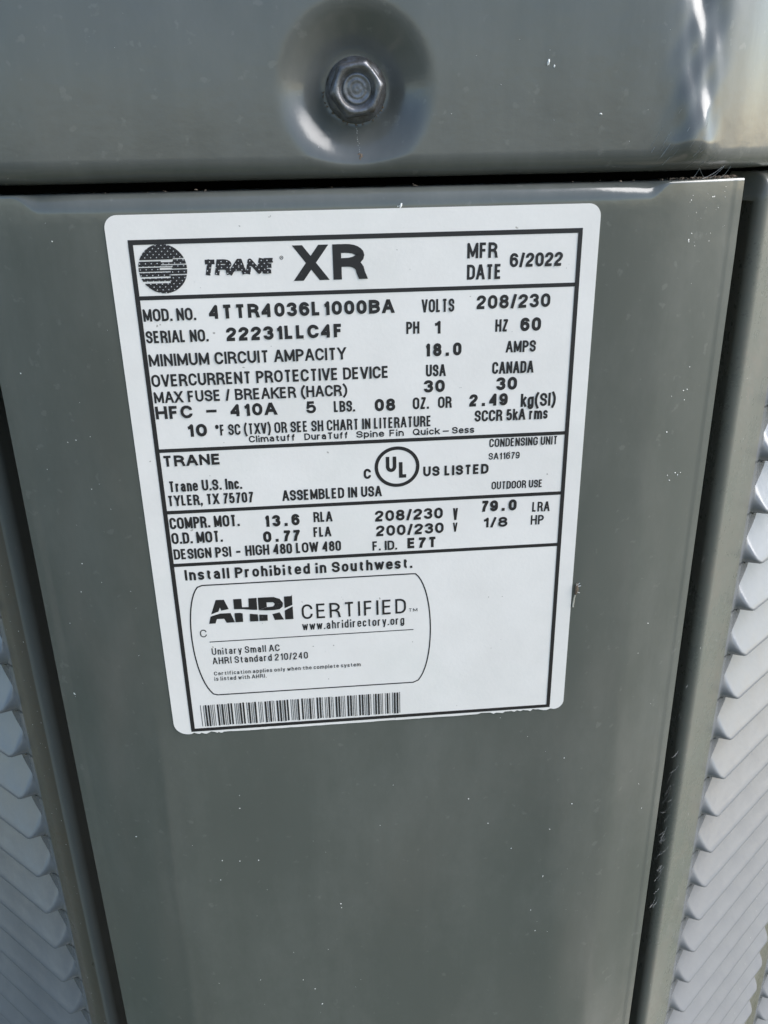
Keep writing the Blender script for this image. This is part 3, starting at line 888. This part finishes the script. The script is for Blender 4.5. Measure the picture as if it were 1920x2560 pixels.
tag(link('seam_dirt', mesh('seam_dirt', gv_, gf_), M['dirt'], panel, smooth=False), kind='stuff')
tag(link('white_grit', mesh('white_grit', cv, cf), M['chip'], cap, smooth=False), kind='stuff')
# grit on the two side borders
for (o, t, n, O), rng in ((right, (-17, 0)), (left, (-8, 0))):
    v, f = [], []
    for i in range(90):
        q = O + t * rnd.uniform(*rng)
        flake(v, f, P(q.x, q.y, rnd.uniform(-330, 2)), n, rnd.choice((.06, .07, .09, .14)) / 1000, rnd)
    tag(link('white_grit', mesh('white_grit', v, f), M['chip'], o, smooth=False), kind='stuff')

def strand(v, f, pts, r):
    """thin three sided thread"""
    b = len(v); n = len(pts)
    for i, p in enumerate(pts):
        d = (pts[min(i + 1, n - 1)] - pts[max(i - 1, 0)]).normalized()
        u = d.cross(Vector((0.2, 1, 0.1))).normalized(); w = d.cross(u)
        for k_ in range(3):
            a = 2 * pi * k_ / 3
            v.append(p + (u * cos(a) + w * sin(a)) * r)
    for i in range(n - 1):
        for k_ in range(3):
            f.append((b + i * 3 + k_, b + i * 3 + (k_ + 1) % 3, b + (i + 1) * 3 + (k_ + 1) % 3, b + (i + 1) * 3 + k_))
# hair scratches at the cap's right corner
v, f = [], []
for i in range(120):
    u = rnd.uniform(62, 92) if i % 4 else rnd.uniform(50, 66); z = rnd.uniform(9.4, 13.5) if i % 3 else rnd.uniform(12, 19)
    L = rnd.uniform(0.4, 2.2) * (1.8 if i % 9 == 0 else 1)
    pts = []
    for j in range(5):
        q, n = cap_plan(u + L * 0.55 * j / 4); zc = z + L * j / 4
        ins = 0.0
        if zc < 12.6: ins = RR - sqrt(max(0, RR * RR - (12.6 - zc) ** 2))
        q = q - n * (ins - 0.012) + n * pucker(q.x, zc) * sstep(9, 14, zc)
        pts.append(P(q.x, q.y, zc))
    strand(v, f, pts, rnd.choice((0.000015, 0.00002, 0.00004)))
tag(link('hair_scratches', mesh('hair_scratches', v, f), M['scratch'], cap, smooth=False), kind='stuff')

# cobweb threads across the right gap and under the cap's corner
v, f = [], []
for i in range(38):
    z = rnd.gauss(-160, 24) if i % 6 else rnd.uniform(-230, -20)
    a = Vector((119.9 + rnd.uniform(0, .8), 19.8 + rnd.uniform(0, 1.5), z)); b = Vector((123.6 + rnd.uniform(-.6, .9), 21.4 + rnd.uniform(0, .8), z + rnd.uniform(0.5, 6)))
    t0, t1 = sorted((rnd.uniform(0, .6), rnd.uniform(.5, 1)))
    pts = []
    for j in range(7):
        t = t0 + (t1 - t0) * j / 6
        q = a.lerp(b, t); q.z -= 0.8 * sin(pi * t) * rnd.uniform(.8, 1.1)
        pts.append(P(*q))
    strand(v, f, pts, rnd.choice((0.000008, 0.000012, 0.000018)))
for i in range(5):
    x = rnd.uniform(98, 112); z = 7.6
    a = Vector((x, panel_y(x) + rnd.uniform(0, 2), z)); b = Vector((x + rnd.uniform(-4, 4), CAPY + RR * rnd.uniform(.4, 1.2), 9.6 + rnd.uniform(0, .6)))
    strand(v, f, [P(*(a.lerp(b, j / 4) + Vector((0, 0, -.3 * sin(pi * j / 4))))) for j in range(5)], 0.000018)
tag(link('cobweb', mesh('cobweb', v, f), M['web'], None, smooth=False), 'wispy cobweb threads stretched across the dark gap beside the corner panel', 'cobweb', kind='stuff')

# dried insect husk beside the nameplate
husk = bpy.data.objects.new('insect_husk', None); col.objects.link(husk); husk.empty_display_size = 0.002
husk.location = P(83.7, -0.2, -77.5)
tag(husk, 'tiny dried brown insect husk stuck on the panel beside the nameplate', 'insect husk')
def blob_chain(name, pts, mat):
    v, f = [], []; n = 8
    for i, (x, y, z, r) in enumerate(pts):
        for k_ in range(n):
            a = 2 * pi * k_ / n; v.append(P(x + r * cos(a), y + r * sin(a) * .7, z) - husk.location)
    for i in range(len(pts) - 1):
        for k_ in range(n): f.append((i * n + k_, i * n + (k_ + 1) % n, (i + 1) * n + (k_ + 1) % n, (i + 1) * n + k_))
    f.append(tuple(range(n))); f.append(tuple(range((len(pts) - 1) * n, len(pts) * n)))
    return link(name, mesh(name, v, f), mat, husk)
blob_chain('tail', [(83.55, -.2, -77.6, .22), (83.6, -.2, -76.6, .2), (83.7, -.25, -75.4, .17), (83.85, -.3, -74.6, .2)], M['pale'])
blob_chain('body', [(83.9, -.3, -74.5, .22), (84.0, -.4, -73.9, .38), (84.05, -.4, -73.2, .36), (84.0, -.4, -72.5, .34), (84.0, -.35, -71.9, .22)], M['dirt'])
v, f = [], []
for i in range(9):
    a = P(84.0 + rnd.uniform(-.3, .3), -.5, -73 + rnd.uniform(-1.3, 1)) - husk.location
    strand(v, f, [a, a + Vector((rnd.uniform(-.5, .8), -.1, rnd.uniform(-.3, .7))) / 1000], 0.00005)
tag(link('legs', mesh('legs', v, f), M['chip'], husk, smooth=False))

# crumb of dirt at the foot of the dimple
v, f = [], []
for (x, z, r) in ((40.6, 12.25, .42), (40.75, 12.6, .36), (40.5, 12.75, .28)):
    flake(v, f, P(x, CAPY + dimple(x, z) + .1, z), Vector((0, -1, 0)), r / 1000, rnd)
    flake(v, f, P(x, CAPY + dimple(x, z) + .1, z), Vector((0.3, -.8, .4)).normalized(), r / 1000, rnd)
for (x, z, r) in ((40.45, 12.95, .16), (40.95, 12.5, .14)):
    flake(v, f, P(x, CAPY + dimple(x, z) - .05, z), Vector((0, -1, 0)), r / 1000, rnd)
tag(link('dirt_crumb', mesh('dirt_crumb', v, f), M['dirt'], None, smooth=False), 'small brown crumb of dirt below the screw dimple', 'dirt crumb', kind='thing')
